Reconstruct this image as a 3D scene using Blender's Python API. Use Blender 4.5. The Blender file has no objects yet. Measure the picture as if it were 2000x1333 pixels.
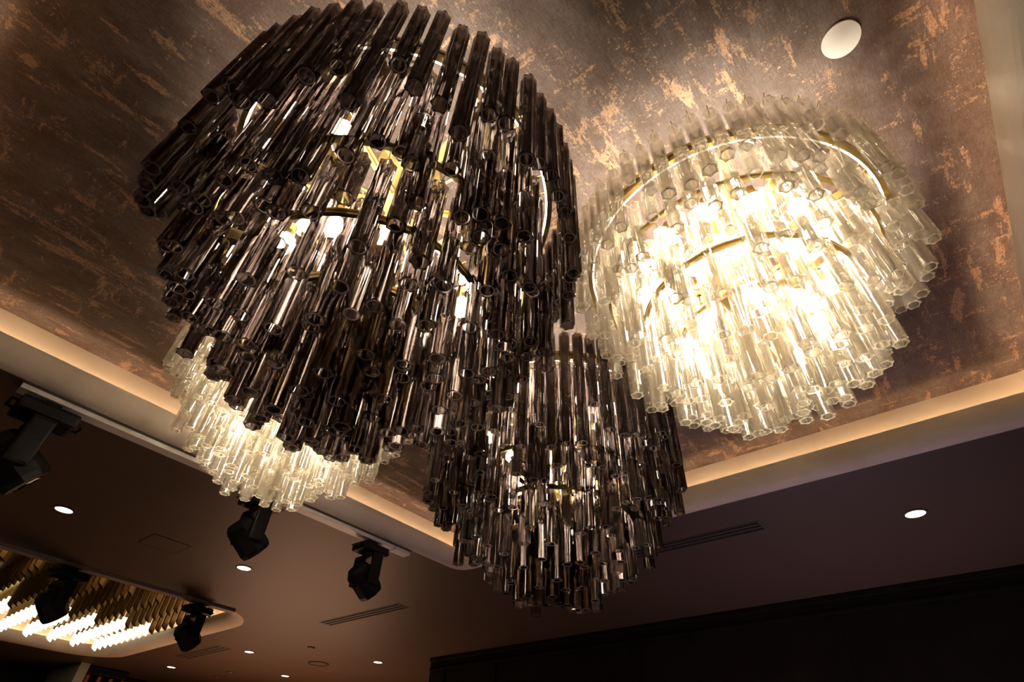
import bpy, bmesh, math, random
from math import pi, cos, sin, radians
from mathutils import Vector, Matrix
from mathutils.geometry import tessellate_polygon

S = bpy.context.scene
COL = S.collection
S.render.film_transparent = False

# ------------------------------------------------------------------ camera, world, exposure
CAM_Z = 1.6
F_PX = 1048.686
RV = Vector((0.6270855, -0.77787606, 0.04089765))
UV = Vector((-0.54220526, -0.39819826, 0.73989972))
FV = Vector((0.55926491, 0.4861553, 0.67147285))
cam = bpy.data.cameras.new('camera')
cam.sensor_width = 36.0
cam.sensor_fit = 'HORIZONTAL'
cam.lens = 36.0 * F_PX / 2000.0
cam.clip_start = 0.02
cam.clip_end = 200
camo = bpy.data.objects.new('camera', cam)
COL.objects.link(camo)
camo.matrix_world = Matrix(((RV.x, UV.x, -FV.x, 0), (RV.y, UV.y, -FV.y, 0), (RV.z, UV.z, -FV.z, CAM_Z), (0, 0, 0, 1)))
S.camera = camo

world = bpy.data.worlds.new('world')
S.world = world
world.use_nodes = True
world.node_tree.nodes['Background'].inputs[0].default_value = (1.0, 0.72, 0.5, 1)
world.node_tree.nodes['Background'].inputs[1].default_value = 0.008

S.view_settings.view_transform = 'Standard'
S.view_settings.look = 'None'
S.view_settings.gamma = 1
S.view_settings.exposure = 0.0
S.view_settings.use_curve_mapping = False
cy = S.cycles
cy.max_bounces = 18
cy.transmission_bounces = 16
cy.transparent_max_bounces = 24
cy.glossy_bounces = 4
cy.diffuse_bounces = 5
cy.sample_clamp_indirect = 12.0
cy.caustics_reflective = False
cy.caustics_refractive = True
cy.blur_glossy = 0.5
cy.use_denoising = True
cy.use_adaptive_sampling = True
cy.adaptive_threshold = 0.025

BULB = 120.0
LED = 17.0


def area(name, loc, aim, size, power, colour, sizey=None):
    l = bpy.data.lights.new(name, 'AREA')
    l.energy = power
    l.color = colour
    l.size = size
    if sizey:
        l.shape = 'RECTANGLE'
        l.size_y = sizey
    o = bpy.data.objects.new(name, l)
    COL.objects.link(o)
    o.location = loc
    o.rotation_euler = (Vector(aim) - Vector(loc)).to_track_quat('-Z', 'Y').to_euler()
    return o


area('warm_fill_far', (5.2, 8.8, 1.0), (4.6, 8.0, 3.3), 2.4, 66, (1.0, 0.52, 0.30))  # added warm fill, no visible source, brightens the far lower ceiling
area('warm_fill_low', (1.0, 4.6, 0.3), (1.6, 5.0, 3.3), 3.6, 10, (1.0, 0.62, 0.36))  # unseen fill put in low down to lift the brown ceiling and track
area('purple_fill_right', (5.0, 0.6, 0.8), (4.6, 0.4, 3.3), 1.8, 20, (0.90, 0.66, 0.92))  # added fill without a fixture, tints the right-hand ceiling purple


# ------------------------------------------------------------------ materials
def mat(name):
    m = bpy.data.materials.new(name)
    m.use_nodes = True
    nt = m.node_tree
    for n in list(nt.nodes):
        nt.nodes.remove(n)
    out = nt.nodes.new('ShaderNodeOutputMaterial')
    return m, nt, out


def N(nt, typ, **kw):
    n = nt.nodes.new(typ)
    for k, v in kw.items():
        setattr(n, k, v)
    return n


def principled(name, col, rough=0.5, metal=0.0, spec=0.5, var=0.06, vscale=6.0, bump=0.0, bscale=60.0):
    m, nt, out = mat(name)
    b = N(nt, 'ShaderNodeBsdfPrincipled')
    b.inputs['Roughness'].default_value = rough
    b.inputs['Metallic'].default_value = metal
    b.inputs['Specular IOR Level'].default_value = spec
    tc = N(nt, 'ShaderNodeTexCoord')
    no = N(nt, 'ShaderNodeTexNoise')
    no.inputs['Scale'].default_value = vscale
    no.inputs['Detail'].default_value = 4
    nt.links.new(tc.outputs['Object'], no.inputs['Vector'])
    rp = N(nt, 'ShaderNodeValToRGB')
    rp.color_ramp.elements[0].position = 0.3
    rp.color_ramp.elements[1].position = 0.7
    rp.color_ramp.elements[0].color = (*[c * (1 - var) for c in col], 1)
    rp.color_ramp.elements[1].color = (*[min(1, c * (1 + var)) for c in col], 1)
    nt.links.new(no.outputs['Fac'], rp.inputs['Fac'])
    nt.links.new(rp.outputs['Color'], b.inputs['Base Color'])
    if bump:
        n2 = N(nt, 'ShaderNodeTexNoise')
        n2.inputs['Scale'].default_value = bscale
        nt.links.new(tc.outputs['Object'], n2.inputs['Vector'])
        bp = N(nt, 'ShaderNodeBump')
        bp.inputs['Strength'].default_value = bump
        bp.inputs['Distance'].default_value = 0.01
        nt.links.new(n2.outputs['Fac'], bp.inputs['Height'])
        nt.links.new(bp.outputs['Normal'], b.inputs['Normal'])
    nt.links.new(b.outputs['BSDF'], out.inputs['Surface'])
    return m


def emission(name, col, strength):
    m, nt, out = mat(name)
    e = N(nt, 'ShaderNodeEmission')
    e.inputs[0].default_value = (*col, 1)
    e.inputs[1].default_value = strength
    nt.links.new(e.outputs[0], out.inputs['Surface'])
    return m


def glass(name, col, ior, rough, thin, sheen, haze_col, haze):
    """glass with a share of straight-through transmission and a faint surface haze"""
    m, nt, out = mat(name)
    g = N(nt, 'ShaderNodeBsdfGlass')
    g.inputs['Color'].default_value = (*col, 1)
    g.inputs['IOR'].default_value = ior
    g.inputs['Roughness'].default_value = rough
    t = N(nt, 'ShaderNodeBsdfTransparent')
    # glass absorbs more where it is crossed at a slant, which draws the ribs as lines
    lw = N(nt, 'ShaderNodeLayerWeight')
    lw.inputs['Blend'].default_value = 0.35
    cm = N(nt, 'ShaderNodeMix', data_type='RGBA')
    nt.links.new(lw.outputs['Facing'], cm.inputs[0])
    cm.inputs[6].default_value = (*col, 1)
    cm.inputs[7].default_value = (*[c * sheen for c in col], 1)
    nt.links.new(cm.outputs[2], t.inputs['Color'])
    mx = N(nt, 'ShaderNodeMixShader')
    mx.inputs[0].default_value = thin
    nt.links.new(g.outputs[0], mx.inputs[1])
    nt.links.new(t.outputs[0], mx.inputs[2])
    d = N(nt, 'ShaderNodeBsdfTranslucent')
    d.inputs['Color'].default_value = (*haze_col, 1)
    d2 = N(nt, 'ShaderNodeBsdfDiffuse')
    d2.inputs['Color'].default_value = (*haze_col, 1)
    dm = N(nt, 'ShaderNodeMixShader')
    dm.inputs[0].default_value = 0.5
    nt.links.new(d.outputs[0], dm.inputs[1])
    nt.links.new(d2.outputs[0], dm.inputs[2])
    m2 = N(nt, 'ShaderNodeMixShader')
    m2.inputs[0].default_value = haze
    nt.links.new(mx.outputs[0], m2.inputs[1])
    nt.links.new(dm.outputs[0], m2.inputs[2])
    nt.links.new(m2.outputs[0], out.inputs['Surface'])
    return m


def wallpaper():
    m, nt, out = mat('copper_flecked_wallpaper')
    L = nt.links
    tc = N(nt, 'ShaderNodeTexCoord')

    def noise(scale_vec, detail=5, rough=0.55, offs=(0, 0, 0), dist=0.0):
        mp = N(nt, 'ShaderNodeMapping')
        mp.inputs['Scale'].default_value = scale_vec
        mp.inputs['Location'].default_value = offs
        L.new(tc.outputs['Object'], mp.inputs['Vector'])
        n = N(nt, 'ShaderNodeTexNoise')
        n.inputs['Scale'].default_value = 1.0
        n.inputs['Detail'].default_value = detail
        n.inputs['Roughness'].default_value = rough
        n.inputs['Distortion'].default_value = dist
        L.new(mp.outputs[0], n.inputs['Vector'])
        return n.outputs['Fac']

    def math_(op, a, b=None, clamp=False):
        n = N(nt, 'ShaderNodeMath', operation=op, use_clamp=clamp)
        for i, v in enumerate((a, b)):
            if v is None:
                continue
            if isinstance(v, (int, float)):
                n.inputs[i].default_value = v
            else:
                L.new(v, n.inputs[i])
        return n.outputs[0]

    def ramp(v, lo, hi):
        n = N(nt, 'ShaderNodeMapRange')
        n.inputs[1].default_value = lo
        n.inputs[2].default_value = hi
        L.new(v, n.inputs[0])
        return n.outputs[0]
    # worn foil patches, brushed along both directions of the cloth
    pa = noise((3.6, 15.0, 1), 5, 0.6)
    pb = noise((16.0, 5.0, 1), 5, 0.6, (7.3, 2.1, 0))
    pc = noise((7.0, 8.0, 1), 4, 0.6, (3.1, 9.2, 0))
    patch = math_('MAXIMUM', math_('MAXIMUM', ramp(pa, 0.50, 0.66), ramp(pb, 0.51, 0.68)), ramp(pc, 0.53, 0.70))
    grit = noise((60, 150, 1), 3, 0.7)
    grit2 = noise((190, 110, 1), 2, 0.6, (4, 4, 0))
    g = math_('ADD', math_('MULTIPLY', grit, 0.6), math_('MULTIPLY', grit2, 0.4))
    edge = math_('ADD', math_('MULTIPLY', patch, 0.62), math_('MULTIPLY', math_('SUBTRACT', g, 0.5), 1.7))
    foil = math_('MULTIPLY', ramp(edge, 0.40, 0.62), math_('ADD', math_('MULTIPLY', ramp(noise((70, 380, 1), 2, 0.5, (5, 5, 0)), 0.3, 0.7), 0.7), 0.35), True)
    # sparse crumbs of foil around the patches
    halo = ramp(noise((2.6, 4.5, 1), 4, 0.6, (1.7, 5.5, 0)), 0.44, 0.66)
    crumbs = ramp(math_('ADD', math_('MULTIPLY', halo, 0.14), noise((90, 75, 1), 3, 0.75, (9, 1, 0))), 0.70, 0.78)
    mask = math_('MAXIMUM', foil, math_('MULTIPLY', crumbs, 0.8), True)
    # ground cloth: taupe with brown clouds and fine threads
    cl = N(nt, 'ShaderNodeValToRGB')
    e = cl.color_ramp.elements
    e[0].position = 0.33
    e[0].color = (0.088, 0.050, 0.034, 1)
    e[1].position = 0.66
    e[1].color = (0.160, 0.116, 0.097, 1)
    L.new(noise((5.0, 9.0, 1), 6, 0.65, (2, 2, 0)), cl.inputs['Fac'])
    th = ramp(noise((40, 420, 1), 2, 0.5), 0.3, 0.7)
    th2 = ramp(noise((420, 60, 1), 2, 0.5), 0.3, 0.7)
    thr = math_('ADD', math_('MULTIPLY', th, 0.55), math_('MULTIPLY', th2, 0.40))
    thr = math_('ADD', thr, 0.50)
    mm = N(nt, 'ShaderNodeMix', data_type='RGBA', blend_type='MULTIPLY')
    mm.inputs[0].default_value = 1.0
    L.new(cl.outputs[0], mm.inputs[6])
    L.new(thr, mm.inputs[7])
    mc = N(nt, 'ShaderNodeMix', data_type='RGBA')
    L.new(mask, mc.inputs[0])
    L.new(mm.outputs[2], mc.inputs[6])
    mc.inputs[7].default_value = (0.50, 0.30, 0.18, 1)
    b = N(nt, 'ShaderNodeBsdfPrincipled')
    L.new(mc.outputs[2], b.inputs['Base Color'])
    L.new(math_('MULTIPLY', mask, 0.35), b.inputs['Metallic'])
    L.new(math_('SUBTRACT', 0.62, math_('MULTIPLY', mask, 0.2)), b.inputs['Roughness'])
    bp = N(nt, 'ShaderNodeBump')
    bp.inputs['Strength'].default_value = 0.35
    bp.inputs['Distance'].default_value = 0.004
    L.new(math_('ADD', g, math_('MULTIPLY', mask, 0.4)), bp.inputs['Height'])
    L.new(bp.outputs[0], b.inputs['Normal'])
    L.new(b.outputs[0], out.inputs['Surface'])
    return m


M_WALLPAPER = wallpaper()
M_CREAM = principled('cream_cove_paint', (0.78, 0.67, 0.53), 0.65, bump=0.03)
M_CEIL = principled('satin_taupe_ceiling_paint', (0.098, 0.062, 0.038), 0.5, var=0.05, vscale=0.8, bump=0.02, bscale=25)
M_DARKWOOD = principled('near_black_wood_panel', (0.010, 0.007, 0.005), 0.6, spec=0.15, var=0.3, vscale=5)
M_WALL = principled('dim_wall_plaster', (0.12, 0.09, 0.07), 0.7)
M_FLOOR = principled('dark_carpet', (0.05, 0.035, 0.03), 0.95, var=0.3, vscale=30)
M_BRASS = principled('brushed_brass', (0.62, 0.47, 0.19), 0.32, 1.0, var=0.08, vscale=40)
M_WHITE = principled('white_enamel', (0.88, 0.84, 0.78), 0.4, var=0.02)
M_TRACK2 = principled('shaded_rail_paint', (0.30, 0.24, 0.20), 0.45)  # second track lies in shadow; that shade is put into its colour
M_BLACK = principled('matt_black_metal', (0.007, 0.007, 0.008), 0.5, spec=0.2, var=0.2)
M_BLACKGLOSS = principled('black_glass_lens', (0.01, 0.01, 0.012), 0.08)
M_SLOT = principled('dark_vent_slot', (0.004, 0.003, 0.003), 0.9)
M_LINE = principled('shadow_gap', (0.012, 0.009, 0.008), 0.9)
M_PILLAR = principled('pale_pillar_paint', (0.45, 0.42, 0.30), 0.6)
M_RED = principled('red_lit_wood', (0.42, 0.09, 0.05), 0.35, var=0.3)  # red light on posts and shelves, put into the wood colour
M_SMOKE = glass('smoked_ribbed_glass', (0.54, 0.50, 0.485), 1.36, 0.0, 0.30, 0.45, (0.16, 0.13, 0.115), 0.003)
M_SMOKE_END = glass('ground_smoked_glass_end', (0.50, 0.44, 0.415), 1.46, 0.3, 0.1, 0.6, (0.46, 0.37, 0.31), 0.7)
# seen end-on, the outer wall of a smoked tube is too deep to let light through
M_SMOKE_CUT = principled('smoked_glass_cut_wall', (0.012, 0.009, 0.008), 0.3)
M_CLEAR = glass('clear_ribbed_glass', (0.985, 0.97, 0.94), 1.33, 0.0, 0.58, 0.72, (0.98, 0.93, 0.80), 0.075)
M_CLEAR_END = glass('ground_clear_glass_end', (0.98, 0.96, 0.9), 1.46, 0.3, 0.1, 0.8, (0.96, 0.89, 0.72), 0.75)
M_BULB = emission('warm_lit_bulb', (1.0, 0.87, 0.70), BULB)
M_STRIP = emission('warm_led_strip', (1.0, 0.85, 0.65), 9.0)
M_COVELED = emission('cove_led_strip', (1.0, 0.70, 0.45), LED)
M_DOWN = emission('lit_downlight_lens', (1.0, 0.90, 0.80), 9.0)
M_RODLIT = emission('lit_rod', (1.0, 0.86, 0.62), 2.0)
M_RODDARK = principled('bronze_glass_rod', (0.17, 0.13, 0.05), 0.3, 0.7, var=0.25, vscale=9)


# ------------------------------------------------------------------ helpers
def link(name, me, m=None, parent=None, loc=None):
    if m is not None and not me.materials:
        me.materials.append(m)
    o = bpy.data.objects.new(name, me)
    COL.objects.link(o)
    if parent is not None:
        o.parent = parent
    if loc is not None:
        o.location = loc
    return o


def thing(name, label, cat, loc=(0, 0, 0), rz=0, group=None):
    o = bpy.data.objects.new(name, None)
    COL.objects.link(o)
    o.location = loc
    o.rotation_euler = (0, 0, rz)
    o.empty_display_size = 0.1
    o['label'] = label
    o['category'] = cat
    if group:
        o['group'] = group
    return o


def struct(o):
    o['kind'] = 'structure'
    return o


def bm_mesh(bm, name, smooth=False):
    me = bpy.data.meshes.new(name)
    bmesh.ops.recalc_face_normals(bm, faces=bm.faces)
    if smooth:
        for f in bm.faces:
            f.smooth = True
    bm.to_mesh(me)
    bm.free()
    return me


def add_box(bm, lo, hi, bev=0.0, rot=None, piv=None):
    v = [bm.verts.new((x, y, z)) for x in (lo[0], hi[0]) for y in (lo[1], hi[1]) for z in (lo[2], hi[2])]
    q = [(0, 1, 3, 2), (4, 6, 7, 5), (0, 4, 5, 1), (2, 3, 7, 6), (0, 2, 6, 4), (1, 5, 7, 3)]
    fs = [bm.faces.new([v[i] for i in f]) for f in q]
    if bev:
        es = list({e for f in fs for e in f.edges})
        r = bmesh.ops.bevel(bm, geom=es, offset=bev, segments=2, affect='EDGES', profile=0.6)
        v = list({x for f in r['faces'] for x in f.verts} | {x for x in v if x.is_valid})
    if rot is not None:
        bmesh.ops.transform(bm, matrix=Matrix.Translation(piv) @ rot @ Matrix.Translation(-Vector(piv)), verts=v)


def box_mesh(name, lo, hi, bev=0.0):
    bm = bmesh.new()
    add_box(bm, lo, hi, bev)
    return bm_mesh(bm, name)


def lathe(bm, prof, n=24, cx=0, cy=0, close=True, mtx=None):
    """prof: list of (r, z); r==0 gives a pole"""
    rings = []
    for r, z in prof:
        if r <= 1e-6:
            vs = [bm.verts.new((cx, cy, z))]
        else:
            vs = [bm.verts.new((cx + r * cos(2 * pi * i / n), cy + r * sin(2 * pi * i / n), z)) for i in range(n)]
        rings.append(vs)
    for a, b in zip(rings, rings[1:]):
        for i in range(n):
            j = (i + 1) % n
            if len(a) == 1 and len(b) == 1:
                continue
            if len(a) == 1:
                bm.faces.new((a[0], b[i], b[j]))
            elif len(b) == 1:
                bm.faces.new((a[i], b[0], a[j]))
            else:
                bm.faces.new((a[i], b[i], b[j], a[j]))
    if mtx is not None:
        bmesh.ops.transform(bm, matrix=mtx, verts=[v for r in rings for v in r])


def tube_path(bm, pts, r, n=6):
    pts = [Vector(p) for p in pts]
    prev = None
    for i, p in enumerate(pts):
        d = (pts[min(i + 1, len(pts) - 1)] - pts[max(i - 1, 0)]).normalized()
        a = d.orthogonal().normalized() if abs(d.z) > 0.99 else d.cross(Vector((0, 0, 1))).normalized()
        b = d.cross(a)
        ring = [bm.verts.new(p + a * r * cos(2 * pi * k / n) + b * r * sin(2 * pi * k / n)) for k in range(n)]
        if prev:
            for k in range(n):
                bm.faces.new((prev[k], prev[(k + 1) % n], ring[(k + 1) % n], ring[k]))
        else:
            bm.faces.new(ring[::-1])
        prev = ring
    bm.faces.new(prev)


def rrect(x0, x1, y0, y1, r, seg=10):
    """rounded rectangle, counter-clockwise, with the outward normal of each point"""
    out = []
    for cx, cy_, a0 in ((x1 - r, y0 + r, -90), (x1 - r, y1 - r, 0), (x0 + r, y1 - r, 90), (x0 + r, y0 + r, 180)):
        for k in range(seg + 1):
            a = radians(a0 + 90 * k / seg)
            out.append((cx, cy_, a, r))
    return out


def sweep(name, path, prof, m, smooth=False):
    """prof: list of (offset outward, z) along a rounded-rectangle path"""
    bm = bmesh.new()
    cols = []
    for cx, cy_, a, r in path:
        sh = 1.0 / max(abs(cos(a)), abs(sin(a))) if r < 1e-4 else 1.0
        cols.append([bm.verts.new((cx + (r + o) * cos(a) * sh, cy_ + (r + o) * sin(a) * sh, z)) for o, z in prof])
    for i in range(len(cols)):
        a, b = cols[i], cols[(i + 1) % len(cols)]
        for k in range(len(prof) - 1):
            bm.faces.new((a[k], b[k], b[k + 1], a[k + 1]))
    bmesh.ops.remove_doubles(bm, verts=bm.verts, dist=1e-5)
    me = bm_mesh(bm, name, smooth)
    return link(name, me, m)


# ------------------------------------------------------------------ room shell
ZC = 3.30          # lower ceiling
ZT = 3.60          # papered tray ceiling
T1 = (-0.86, 3.546, -0.776, 3.546)      # tray walls
LIPX = 0.10                             # trough width
T2 = (-0.90, 3.30, 6.78, 11.02)         # second tray, measured at its lip
X0, X1, Y0, Y1 = -5.0, 12.0, -5.0, 16.0


def quad_slab(name, poly, holes, z, thick, m, up=1):
    """horizontal slab with holes"""
    bm = bmesh.new()
    loops = [poly] + holes
    tess = tessellate_polygon([[Vector((p[0], p[1], 0)) for p in lp] for lp in loops])
    flat = [p for lp in loops for p in lp]
    lo = [bm.verts.new((p[0], p[1], z)) for p in flat]
    hi = [bm.verts.new((p[0], p[1], z + thick * up)) for p in flat]
    for t in tess:
        try:
            bm.faces.new([lo[i] for i in t])
            bm.faces.new([hi[i] for i in t][::-1])
        except ValueError:
            pass
    k = 0
    for lp in loops:
        n = len(lp)
        for i in range(n):
            a, b = k + i, k + (i + 1) % n
            bm.faces.new((lo[a], lo[b], hi[b], hi[a]))
        k += n
    return link(name, bm_mesh(bm, name), m)


CR = 0.125   # horizontal run of the cove curve


def cove_prof(z0, z1, run):
    """convex quarter curve: from the lip (offset 0, z1) out to the lower ceiling (offset run, z0)"""
    p = []
    for k in range(13):
        a = pi / 2 * k / 12
        p.append((run * (1 - cos(a)), z1 - (z1 - z0) * sin(a)))
    return p


lip1 = (T1[0] + LIPX, T1[1] - LIPX, T1[2] + LIPX, T1[3] - LIPX)
path1 = rrect(*lip1, 0.012, 3)
out1 = [(cx + (r + CR) * cos(a), cy_ + (r + CR) * sin(a)) for cx, cy_, a, r in path1]
path2 = rrect(*T2, 0.55, 14)
CR2 = 0.20
out2 = [(cx + (r + CR2) * cos(a), cy_ + (r + CR2) * sin(a)) for cx, cy_, a, r in path2]
o = quad_slab('ceiling', [(X0, Y0), (X1, Y0), (X1, Y1), (X0, Y1)], [out1[::-1], out2[::-1]], ZC, 0.004, M_CEIL)
struct(o)
LIPZ = 1.6 + 1.826
prof = cove_prof(ZC, LIPZ, CR)[::-1] + [(0.012, LIPZ + 0.004), (0.02, LIPZ), (0.02, LIPZ - 0.05), (LIPX + 0.012, LIPZ - 0.05), (LIPX + 0.0, LIPZ - 0.05), (LIPX, ZT)]
o = sweep('trim_1', path1, prof[:13] + [(0.014, LIPZ), (0.02, LIPZ - 0.05), (LIPX, LIPZ - 0.052), (LIPX, ZT + 0.002)], M_CREAM)
TRIM1 = o
for p_ in o.data.polygons:
    p_.use_smooth = False
struct(o)
o = sweep('trim_2', path2, cove_prof(ZC, 3.43, CR2)[::-1] + [(0.014, 3.43), (0.02, 3.38), (0.11, 3.378), (0.11, 3.62)], M_CREAM)
TRIM2 = o
struct(o)
o = link('ceiling', box_mesh('tray_ceiling', (T1[0], T1[2], ZT), (T1[1], T1[3], ZT + 0.03)), M_WALLPAPER)
struct(o)
o = quad_slab('ceiling', [(T2[0] - 0.2, T2[2] - 0.2), (T2[1] + 0.2, T2[2] - 0.2), (T2[1] + 0.2, T2[3] + 0.2), (T2[0] - 0.2, T2[3] + 0.2)], [], 3.60, 0.03, M_CREAM)
struct(o)
# led tape lying in the two troughs
for tr, pth, prf in ((TRIM1, rrect(*lip1, 0.012, 2), [(0.035, LIPZ - 0.044), (0.055, LIPZ - 0.044)]), (TRIM2, path2, [(0.04, 3.392), (0.06, 3.392)])):
    o = sweep('led_tape', pth, prf, M_COVELED)
    o.parent = tr
# floor and walls
struct(link('floor', box_mesh('floor', (X0, Y0, -0.05), (X1, Y1, 0)), M_FLOOR))
struct(link('wall_left', box_mesh('wall_left', (X0, Y1, 0), (X1, Y1 + 0.1, ZC)), M_WALL))
struct(link('wall_far', box_mesh('wall_far', (X1, Y0, 0), (X1 + 0.1, Y1, ZC)), M_WALL))
struct(link('wall_back', box_mesh('wall_back', (X0 - 0.1, Y0, 0), (X0, Y1, ZC)), M_WALL))
struct(link('wall_near', box_mesh('wall_near', (X0, Y0 - 0.1, 0), (X1, Y0, ZC)), M_WALL))
# dark panelled wall on the right, with a stepped cornice and a long rail
WX = 5.86
w = struct(link('wall_right', box_mesh('wall_right', (WX, Y0, 0), (WX + 0.35, 6.25, ZC)), M_DARKWOOD))
bm = bmesh.new()
add_box(bm, (WX - 0.03, Y0, ZC - 0.05), (WX, 6.25, ZC), 0.006)
add_box(bm, (WX - 0.018, Y0, ZC - 0.16), (WX, 6.25, ZC - 0.13), 0.005)
link('cornice', bm_mesh(bm, 'cornice'), M_DARKWOOD, w)
bm = bmesh.new()
add_box(bm, (WX - 0.03, Y0, 2.28), (WX, 6.2, 2.34), 0.008)
add_box(bm, (WX - 0.016, Y0, 2.40), (WX, 6.2, 2.42), 0.004)
link('rail', bm_mesh(bm, 'rail'), M_DARKWOOD, w)
for yy in (6.0, 5.1, 3.1, 1.1, -0.9, -2.9):
    link('stile', box_mesh('stile', (WX - 0.014, yy - 0.04, 2.44), (WX, yy + 0.04, ZC - 0.17), 0.004), M_DARKWOOD, w)

# second room end: pale pillar, dark bulkhead and red-lit shelving
w = struct(link('wall_end', box_mesh('wall_end', (3.31, 11.70, 0), (3.45, 13.3, ZC)), M_PILLAR))
link('header', box_mesh('header', (-3.0, 13.1, 2.9), (3.31, 13.4, ZC)), M_BLACK, w)
u = thing('bar_shelving', 'dark bar shelving with red-lit posts beside the pale pillar', 'shelf', (3.47, 11.75, 0))
link('carcass', box_mesh('carcass', (0.0, 0.55, 0), (1.2, 0.62, 3.28)), M_BLACK, u)
link('canopy', box_mesh('canopy', (0.0, 0.0, 3.18), (0.62, 0.54, 3.29), 0.01), M_BLACK, u)
for i in range(4):
    bm = bmesh.new()
    add_box(bm, (0.03 + 0.18 * i, 0.05, 0), (0.08 + 0.18 * i, 0.1, 3.17), 0.006)
    link('post', bm_mesh(bm, 'post'), M_RED, u)
for i in range(5):
    link('shelf_board', box_mesh('shelf_board', (0.02, 0.11, 1.2 + 0.4 * i), (0.64, 0.54, 1.23 + 0.4 * i)), M_RED, u)

# ------------------------------------------------------------------ chandeliers
R_T = 0.0262


def tube_mesh(name):
    """unit-length ribbed glass tube hanging from its top at z=0 to z=-1"""
    n = 24
    bm = bmesh.new()
    outer = []
    for k in range(n):
        a = 2 * pi * k / n
        c = abs(cos(3 * a)) ** 2.8
        outer.append((a, R_T * (0.81 + 0.22 * c)))
    lip = [(2 * pi * k / n, R_T * 0.80) for k in range(n)]
    inner = [(2 * pi * k / n, R_T * 0.66) for k in range(n)]
    rows = []
    for prof_, zz in ((outer, 0), (outer, -1), (lip, -1), (inner, -1), (inner, 0), (lip, 0)):
        rows.append([bm.verts.new((r * cos(a), r * sin(a), zz)) for a, r in prof_])
    rows.append(rows[0])
    for q, (a, b) in enumerate(zip(rows, rows[1:])):
        for i in range(n):
            f = bm.faces.new((a[i], a[(i + 1) % n], b[(i + 1) % n], b[i]))
            f.smooth = q == 3
            f.material_index = 1 if q in (2, 4) else (2 if q in (1, 5) else 0)
    return bm_mesh(bm, name)


TM = {}
for nm, m_, m2_ in (('smoke', M_SMOKE, M_SMOKE_END), ('clear', M_CLEAR, M_CLEAR_END)):
    me = tube_mesh('glass_tube_' + nm)
    me.materials.append(m_)
    me.materials.append(m2_)
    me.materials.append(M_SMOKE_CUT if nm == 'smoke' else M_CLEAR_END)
    TM[nm] = me


def hook_mesh(name, pts):
    bm = bmesh.new()
    tube_path(bm, pts, 0.0016, 4)
    lathe(bm, [(0, 0.004), (0.0034, 0.0), (0.0026, -0.006), (0, -0.008)], 6)
    me = bm_mesh(bm, name)
    me.materials.append(M_BRASS)
    return me


# x axis of a hook points back to its ring
HK = {
    'out': hook_mesh('hook_out', [(0, 0, -0.004), (0, 0, 0.03), (-0.006, 0, 0.055), (0.012, 0, 0.04), (0.05, 0, -0.03), (0.055, 0, -0.05)]),
    'in': hook_mesh('hook_in', [(0, 0, -0.004), (0, 0, 0.018), (-0.035, 0, 0.03)]),
}


def low(z2):
    """two rows on the second ring, then a packed bowl of tubes below it"""
    return [(.283, z2 + .035, 40, .09, .14, 0, 'out'), (.230, z2 - .012, 42, .08, .17, .5, 'in')]


def bowl(z2, n=88):
    out = []
    for k in range(n):
        q = math.sqrt((k + .5) / n)
        r = .207 * q
        zb = z2 - .295 + .095 * (r / .207) ** 2.2
        out.append((r, 2.39996 * k, zb))
    return out


def dark(z2=.65):
    return [(.324, .92, 62, .20, .32, 0, 'out'), (.262, .865, 52, .22, .33, .5, 'in')] + low(z2), \
        [(.290, .88), (.250, z2), (.190, z2 - .075), (.130, z2 - .13)], bowl(z2)


def clear(d=0.0):
    z2 = .80 - d
    return [(.308, .93 - d, 60, .07, .18, 0, 'out'), (.262, .865 - d, 48, .07, .15, .5, 'in')] + low(z2), \
        [(.285, .88 - d), (.250, z2), (.190, z2 - .08), (.130, z2 - .13)], bowl(z2)


def ring_mesh(name, r, h, t):
    bm = bmesh.new()
    # a channel: two flanges round a recessed web, open below
    lathe(bm, [(r - t, -h / 2), (r - t, h / 2), (r + t, h / 2), (r + t, 0.15 * h), (r + t * 0.45, 0.1 * h), (r + t * 0.45, -0.1 * h), (r + t, -0.15 * h), (r + t, -h / 2), (r - t, -h / 2)], 72)
    bmesh.ops.remove_doubles(bm, verts=bm.verts, dist=1e-6)
    me = bm_mesh(bm, name)
    me.materials.append(M_BRASS)
    return me


def bulb_mesh():
    bm = bmesh.new()
    lathe(bm, [(0, -0.066), (0.016, -0.062), (0.028, -0.050), (0.033, -0.033), (0.030, -0.014), (0.019, 0.0), (0.013, 0.006)], 12)
    me = bm_mesh(bm, 'bulb', True)
    me.materials.append(M_BULB)
    return me


def socket_mesh():
    bm = bmesh.new()
    lathe(bm, [(0, 0.05), (0.016, 0.05), (0.018, 0.02), (0.0135, 0.004), (0, 0.004)], 12)
    me = bm_mesh(bm, 'socket')
    me.materials.append(M_BRASS)
    return me


BM, SM = bulb_mesh(), socket_mesh()


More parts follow.
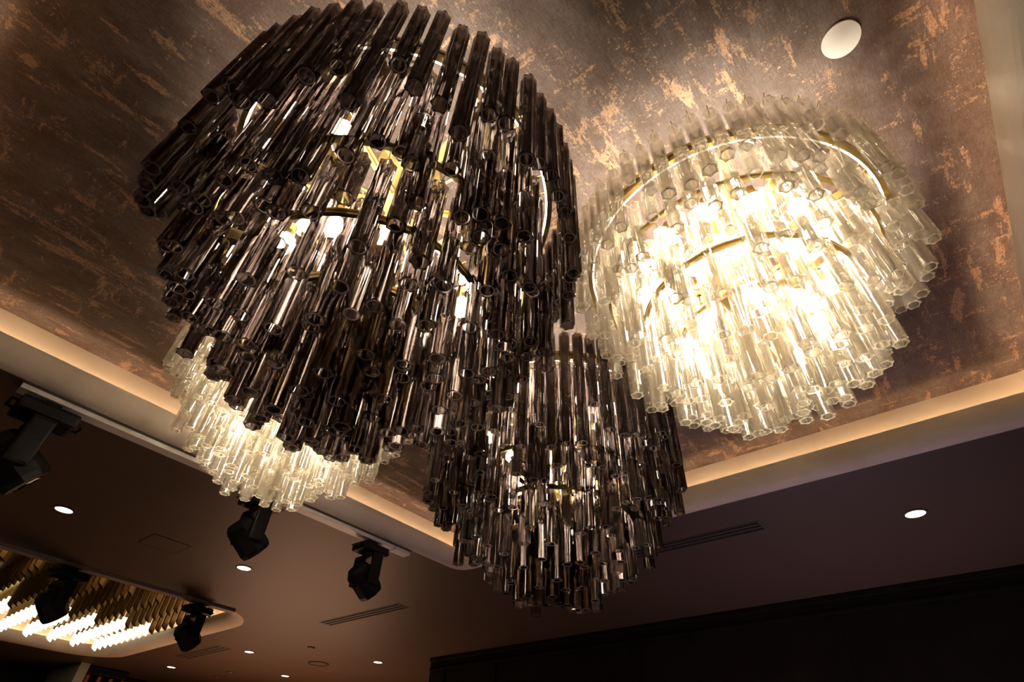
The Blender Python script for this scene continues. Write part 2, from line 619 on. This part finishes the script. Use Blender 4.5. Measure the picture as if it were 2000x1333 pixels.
def chandelier(kind, cx, cy_, spec, label, seed, blocked):
    tiers, rings, fill = spec
    rnd = random.Random(seed)
    H = 2.0
    X, Y = cx * H, cy_ * H
    t = thing('tube_chandelier', label, 'chandelier', (X, Y, ZT))
    # canopy and stem
    bm = bmesh.new()
    lathe(bm, [(0, 0), (0.13, 0), (0.13, -0.012), (0.10, -0.03), (0.025, -0.034), (0.014, -0.05), (0, -0.05)], 36)
    link('canopy', bm_mesh(bm, 'canopy'), M_BRASS, t)
    zl = CAM_Z + rings[-1][1] * H - ZT
    bm = bmesh.new()
    lathe(bm, [(0, -0.03), (0.011, -0.03), (0.011, zl), (0.02, zl - 0.005), (0.02, zl - 0.03), (0, zl - 0.035)], 12)
    link('stem', bm_mesh(bm, 'stem', False), M_BRASS, t)
    zs = []
    for k, (r, z) in enumerate(rings):
        zz = CAM_Z + z * H - ZT
        zs.append(zz)
        rr = r * H
        h = 0.05 if k == 0 else 0.022
        ring = link('ring', ring_mesh('ring', rr, h, 0.009 if k == 0 else 0.006), None, t, (0, 0, zz))
        if k == 0:
            bm = bmesh.new()
            lathe(bm, [(rr - 0.016, -h / 2 + 0.001), (rr - 0.009, -h / 2 + 0.001), (rr - 0.009, -h / 2 + 0.007), (rr - 0.016, -h / 2 + 0.007), (rr - 0.016, -h / 2 + 0.001)], 72)
            link('light_strip', bm_mesh(bm, 'light_strip'), M_STRIP, ring)
        # hub and arms
        bm = bmesh.new()
        lathe(bm, [(0, 0.018), (0.06, 0.018), (0.065, 0.0), (0.06, -0.018), (0, -0.018)], 20)
        link('hub', bm_mesh(bm, 'hub'), M_BRASS, t, (0, 0, zz))
        na = 6 if k < 2 else 4
        for q in range(na):
            a = 2 * pi * (q + 0.25 * k) / na + 0.35
            me = box_mesh('arm', (0.055, -0.017, -0.007), (rr - 0.004, 0.017, 0.005), 0.002)
            arm = link('arm', me, M_BRASS, t, (0, 0, zz))
            arm.rotation_euler = (0, 0, a)
        # bulbs below the arms
        if k < (2 if kind == 'smoke' else 3):
            nb = ((9, 11) if kind == 'smoke' else (14, 12, 8))[k]
            for q in range(nb):
                a = 2 * pi * (q + 0.5) / nb + 0.35 + 0.2 * k
                br = rr * (0.62 if k == 0 else 0.60)
                so = link('socket', SM, None, t, (br * cos(a), br * sin(a), zz - 0.062))
                link('bulb', BM, None, so, (0, 0, 0))
                link('bulb_arm', box_mesh('bulb_arm', (0.055, -0.005, -0.016), (br + 0.006, 0.005, -0.008)), M_BRASS, t, (0, 0, zz)).rotation_euler = (0, 0, a)
    # three hangers tying the first ring to the ceiling, struts down to the next ring
    for q in range(3):
        a = 2 * pi * q / 3 + 0.35
        rr = rings[0][0] * H - 0.02
        bm = bmesh.new()
        tube_path(bm, [(rr * cos(a), rr * sin(a), zs[0]), (rr * cos(a), rr * sin(a), 0.0)], 0.003, 6)
        link('hanger_rod', bm_mesh(bm, 'hanger_rod'), M_BRASS, t)
    for k in range(len(zs) - 1):
        for q in range(4):
            a = 2 * pi * q / 4 + 0.9 + 0.4 * k
            r0, r1 = rings[k][0] * H * 0.9, rings[k + 1][0] * H
            rr = r1
            bm = bmesh.new()
            tube_path(bm, [(rr * cos(a), rr * sin(a), zs[k]), (rr * cos(a), rr * sin(a), zs[k + 1])], 0.003, 6)
            link('strut', bm_mesh(bm, 'strut'), M_BRASS, t)
    # the glass
    placed = []
    todo = []
    for (r, zt, n, l0, l1, ph, hk) in tiers:
        for i in range(n):
            a = 2 * pi * (i + ph + rnd.uniform(-.12, .12)) / n
            # length in three cut sizes with a little spread
            u_ = rnd.choice((0.1, 0.5, 0.95)) + rnd.uniform(-.12, .12)
            L = H * (l0 + (l1 - l0) * max(0, min(1, u_)))
            todo.append((r * H + rnd.uniform(-.006, .006), a, CAM_Z + zt * H - ZT + rnd.uniform(-.012, .012), L, hk))
    for r, a, zb in fill:
        L = H * rnd.choice((.14, .18, .22)) * rnd.uniform(.94, 1.06)
        todo.append((r * H, a, CAM_Z + (zb + rnd.uniform(0, .05)) * H - ZT + L, L, 'in'))
    for rr, a, z, L, hk in todo:
        x, y = rr * cos(a), rr * sin(a)
        wx, wy, z0, z1 = X + x, Y + y, z + ZT, z + ZT - L
        # no tube runs into another one
        if any((wx - b[0]) ** 2 + (wy - b[1]) ** 2 < 0.0485 ** 2 and z1 < b[2] and z0 > b[3] for b in blocked + placed):
            continue
        placed.append((wx, wy, z0, z1))
        g = link('glass_tube', TM[kind], None, t, (x, y, z))
        g.rotation_euler = (rnd.gauss(0, .006), rnd.gauss(0, .006), rnd.uniform(0, pi / 3))
        g.scale = (1, 1, L)
        hkobj = link('hook', HK[hk], None, g)
        hkobj.scale = (1, 1, 1 / L)
        hkobj.rotation_euler = (0, 0, a + pi - g.rotation_euler[2])
    return t, placed


blk = []
for args in (
        ('smoke', .298, .567, dark(), 'large smoked-glass tube chandelier, nearest and biggest, long dark tubes in front', 3),
        ('clear', .812, .125, clear(), 'clear glass tube chandelier glowing white near the round ceiling disc', 5),
        ('smoke', 1.070, .758, dark(), 'smaller smoked-glass tube chandelier hanging lowest in the middle', 8),
        ('clear', .530, 1.200, clear(-.03), 'clear glass tube chandelier half hidden behind the big smoked one', 11)):
    _, pl_ = chandelier(*args, blk)
    blk += pl_

# ------------------------------------------------------------------ ceiling disc, tracks, moving heads
bm = bmesh.new()
lathe(bm, [(0, ZT), (0.060, ZT), (0.060, ZT - 0.004), (0.059, ZT - 0.005), (0, ZT - 0.005)], 40, 1.148, -0.385)
o = link('ceiling_disc', bm_mesh(bm, 'ceiling_disc'), M_WHITE)
o['label'] = 'plain white round disc on the copper-flecked ceiling'
o['category'] = 'disc'


def track(label, x0, x1, y0, w_, m, joint):
    t = thing('lighting_track', label, 'track', (x0, y0, ZC))
    L = x1 - x0
    bm = bmesh.new()
    add_box(bm, (0, 0, -0.028), (L, w_, 0), 0.003)
    link('rail', bm_mesh(bm, 'rail'), m, t)
    link('joint', box_mesh('joint', (joint, -0.001, -0.0295), (joint + 0.004, w_ + 0.001, -0.001)), M_LINE, t)
    link('end_cap', box_mesh('end_cap', (L, 0.002, -0.027), (L + 0.006, w_ - 0.002, -0.001)), m, t)
    return t


track('white ceiling track beside the papered tray, carrying black moving heads', 0.09, 2.98, 3.605, 0.085, M_WHITE, 2.72)
track('shaded ceiling track at the edge of the second tray', -0.6, 3.08, 6.585, 0.10, M_TRACK2, 3.2)


def cylx(bm, r, x0, x1, n=20, piv=(0, 0, 0), rot=None, prof=None):
    p = prof or [(0, x0), (r, x0), (r, x1), (0, x1)]
    m_ = Matrix.Translation(piv) @ (rot if rot is not None else Matrix.Identity(4))
    lathe(bm, p, n, mtx=m_)


def moving_head(label, x, y, z, rz, tilt, s=1.0):
    t = thing('moving_head_light', label, 'stage light', (x, y, z), rz, 'black moving head stage lights')
    t.scale = (s, s, s)
    # clamp, base, handles, yoke with two arms, tilting head with lens and heat fins
    bm = bmesh.new()
    add_box(bm, (-0.035, -0.03, -0.03), (0.035, 0.03, 0.0), 0.004)
    link('clamp', bm_mesh(bm, 'clamp'), M_BLACK, t)
    bm = bmesh.new()
    add_box(bm, (-0.125, -0.085, -0.095), (0.125, 0.085, -0.03), 0.018)
    b = link('base', bm_mesh(bm, 'base'), M_BLACK, t)
    for sx in (-1, 1):
        bm = bmesh.new()
        tube_path(bm, [(sx * 0.118, -0.045, -0.06), (sx * 0.15, -0.045, -0.06), (sx * 0.15, 0.045, -0.06), (sx * 0.118, 0.045, -0.06)], 0.007, 6)
        link('handle', bm_mesh(bm, 'handle'), M_BLACK, b)
    bm = bmesh.new()
    lathe(bm, [(0, -0.095), (0.055, -0.095), (0.055, -0.115), (0, -0.115)], 24)
    add_box(bm, (-0.118, -0.050, -0.145), (0.118, 0.050, -0.112), 0.012)
    yk = link('yoke', bm_mesh(bm, 'yoke'), M_BLACK, t)
    yk.rotation_euler = (0, 0, pi / 2)
    for sx in (-1, 1):
        bm = bmesh.new()
        y0_, y1_ = (0.099, 0.121) if sx > 0 else (-0.121, -0.099)
        add_box(bm, (-0.050, y0_, -0.34), (0.050, y1_, -0.12), 0.012)
        add_box(bm, (-0.016, sx * 0.122 - 0.002, -0.20), (0.016, sx * 0.122 + 0.002, -0.192))
        link('yoke_arm', bm_mesh(bm, 'yoke_arm'), M_BLACK, t)
    R = Matrix.Rotation(-tilt, 4, 'Y')
    piv = Vector((0, 0, -0.30))
    bm = bmesh.new()
    cylx(bm, 0, 0, 0, 8, piv, R @ Matrix.Rotation(pi / 8, 4, 'Z'), [(0, 0.125), (0.07, 0.125), (0.090, 0.10), (0.097, 0.04), (0.097, -0.09), (0.088, -0.118), (0.062, -0.124)])
    hd = link('head', bm_mesh(bm, 'head', False), M_BLACK, t)
    bm = bmesh.new()
    cylx(bm, 0, 0, 0, 24, piv, R, [(0.061, -0.123), (0.045, -0.114), (0, -0.106)])
    link('lens', bm_mesh(bm, 'lens', True), M_BLACKGLOSS, hd)
    for k in range(4):
        bm = bmesh.new()
        zf = 0.078 - 0.018 * k
        cylx(bm, 0, 0, 0, 20, piv, R, [(0.05, zf + 0.002), (0.099, zf + 0.002), (0.099, zf - 0.002), (0.05, zf - 0.002)])
        link('fin', bm_mesh(bm, 'fin'), M_BLACK, hd)
    return t


TZ = ZC - 0.028
moving_head('black moving head light at the free end of the white track, leftmost', 0.27, 3.66, TZ, 0.0, 1.0, 1.18)
moving_head('black moving head light just below the half-hidden clear chandelier', 1.62, 3.66, TZ, 0.0, 0.95, 1.0)
moving_head('black moving head light near the right end of the white track', 2.62, 3.66, TZ, 0.0, 0.95, 1.0)
moving_head('black moving head light in front of the glowing rods, on the shaded track', 1.42, 6.635, TZ, 0.2, 0.8, 1.1)
moving_head('black moving head light at the end of the shaded track near the second tray corner', 2.70, 6.635, TZ, 0.15, 0.9, 1.05)

# ------------------------------------------------------------------ second tray: hanging rod light
rl = thing('rod_ceiling_light', 'rectangular ceiling light of hanging bronze and glowing rods in the second tray', 'ceiling light', (0, 0, 3.6))
link('backplate', box_mesh('backplate', (-0.45, 7.0, -0.03), (3.12, 10.62, 0), 0.004), M_BRASS, rl)
bm = bmesh.new()
rodm = {}
for nm, m_ in (('lit', M_RODLIT), ('dark', M_RODDARK)):
    bm = bmesh.new()
    # flat faceted blade with a slanted foot
    prof_ = [(-0.048, -0.008), (0.0, -0.020), (0.048, -0.008), (0.048, 0.008), (0.0, 0.020), (-0.048, 0.008)]
    top = [bm.verts.new((x, y, 0 if nm == 'dark' else -0.13)) for x, y in prof_]
    bot = [bm.verts.new((x, y, -0.26 - 0.35 * x)) for x, y in prof_]
    bm.faces.new(top)
    bm.faces.new(bot[::-1])
    for i in range(6):
        bm.faces.new((top[i], bot[i], bot[(i + 1) % 6], top[(i + 1) % 6]))
    if nm == 'lit':
        nf = len(bm.faces)
        add_box(bm, (-0.02, -0.006, -0.14), (0.02, 0.006, 0.0))
        bm.faces.ensure_lookup_table()
        for f in bm.faces[nf:]:
            f.material_index = 1
    me = bm_mesh(bm, 'rod_' + nm)
    me.materials.append(m_)
    me.materials.append(M_RODDARK)
    rodm[nm] = me
for i in range(12):
    for j in range(19):
        x = 3.04 - 0.30 * i
        y = 7.14 + 0.188 * j
        lit = y > 8.78 + 0.17 * (3.04 - x)
        o = link('rod', rodm['lit' if lit else 'dark'], None, rl, (x, y, -0.03))
        o.rotation_euler = (0, 0, 0.6)
        if lit:
            o['label'] = 'rod with a glowing lower half'

# ------------------------------------------------------------------ downlights, vents, speaker, detectors
DL = [(0.867, 5.29, 'downlight in the brown ceiling left of the white track lights', 1),
      (2.39, 5.24, 'downlight midway between the two ceiling tracks', 1),
      (4.41, 0.11, 'downlight alone on the purple-tinted ceiling at the right', 1),
      (4.32, 8.37, 'downlight behind the slot diffuser by the second tray', 1),
      (4.26, 10.6, 'farthest small downlight near the bar shelving', 1),
      (5.59, 9.39, 'small downlight beyond the round ceiling speaker', 1),
      (5.66, 7.15, 'small downlight near the end of the dark wall', 1)]
for x, y, lb, _ in DL:
    t = thing('downlight', lb, 'downlight', (x, y, ZC), 0, 'recessed round downlights')
    bm = bmesh.new()
    lathe(bm, [(0.060, 0.0), (0.078, 0.0), (0.078, -0.004), (0.062, -0.006), (0.060, 0.0)], 28)
    link('bezel', bm_mesh(bm, 'bezel'), M_CEIL, t)
    bm = bmesh.new()
    lathe(bm, [(0, -0.003), (0.0605, -0.003), (0.0605, -0.001), (0, -0.001)], 28)
    link('lens', bm_mesh(bm, 'lens'), M_DOWN, t)


def vent(label, x, y0, y1, n=3, w_=0.17):
    t = thing('slot_diffuser', label, 'vent', (x, y0, ZC))
    L = y1 - y0
    bm = bmesh.new()
    add_box(bm, (0, 0, -0.0035), (w_, L, 0), 0.001)
    link('frame', bm_mesh(bm, 'frame'), M_CEIL, t)
    for k in range(n):
        c = w_ * (k + 0.5) / n
        link('slot', box_mesh('slot', (c - 0.016, 0.02, -0.005), (c + 0.016, L - 0.02, -0.003)), M_SLOT, t)
    return t


vent('slot diffuser with three dark slots on the purple ceiling, right of the lowest chandelier', 3.95, 1.0, 2.35)
vent('slot diffuser with three dark slots on the red-brown ceiling in the middle', 3.90, 4.78, 6.16)
vent('small slot diffuser beside the corner of the second tray', 3.88, 8.46, 9.72, 3, 0.22)

t = thing('ceiling_speaker', 'round flush ceiling speaker near the far downlights', 'speaker', (5.28, 8.06, ZC))
bm = bmesh.new()
lathe(bm, [(0.13, 0), (0.155, 0), (0.155, -0.006), (0.13, -0.010), (0.13, 0)], 32)
link('rim', bm_mesh(bm, 'rim'), M_LINE, t)
bm = bmesh.new()
lathe(bm, [(0, -0.004), (0.13, -0.004), (0.13, 0), (0, 0)], 32)
link('grille', bm_mesh(bm, 'grille'), M_CEIL, t)
for x, y, lb in ((4.61, 7.3, 'small round sprinkler plate between slot diffuser and speaker'), (5.05, 10.6, 'small white smoke detector beyond the far downlights'), (4.95, 10.0, 'white smoke detector beside another at the frame bottom')):
    t = thing('ceiling_sensor', lb, 'sensor', (x, y, ZC))
    bm = bmesh.new()
    lathe(bm, [(0, 0), (0.05, 0), (0.05, -0.008), (0.035, -0.02), (0, -0.022)], 24)
    link('body', bm_mesh(bm, 'body'), M_CEIL, t)
    bm = bmesh.new()
    lathe(bm, [(0.052, 0), (0.056, 0), (0.056, -0.003), (0.052, -0.003), (0.052, 0)], 24)
    link('base_ring', bm_mesh(bm, 'base_ring'), M_LINE, t)

t = thing('access_panel', 'flush square access panel in the brown ceiling between the tracks', 'panel', (1.51, 5.15, ZC))
link('leaf', box_mesh('leaf', (0.004, 0.004, -0.002), (0.316, 0.316, 0)), M_CEIL, t)
for lo, hi in (((0, 0, -0.003), (0.32, 0.004, 0)), ((0, 0.316, -0.003), (0.32, 0.32, 0)), ((0, 0.004, -0.003), (0.004, 0.316, 0)), ((0.316, 0.004, -0.003), (0.32, 0.316, 0))):
    link('gap', box_mesh('gap', lo, hi), M_LINE, t)
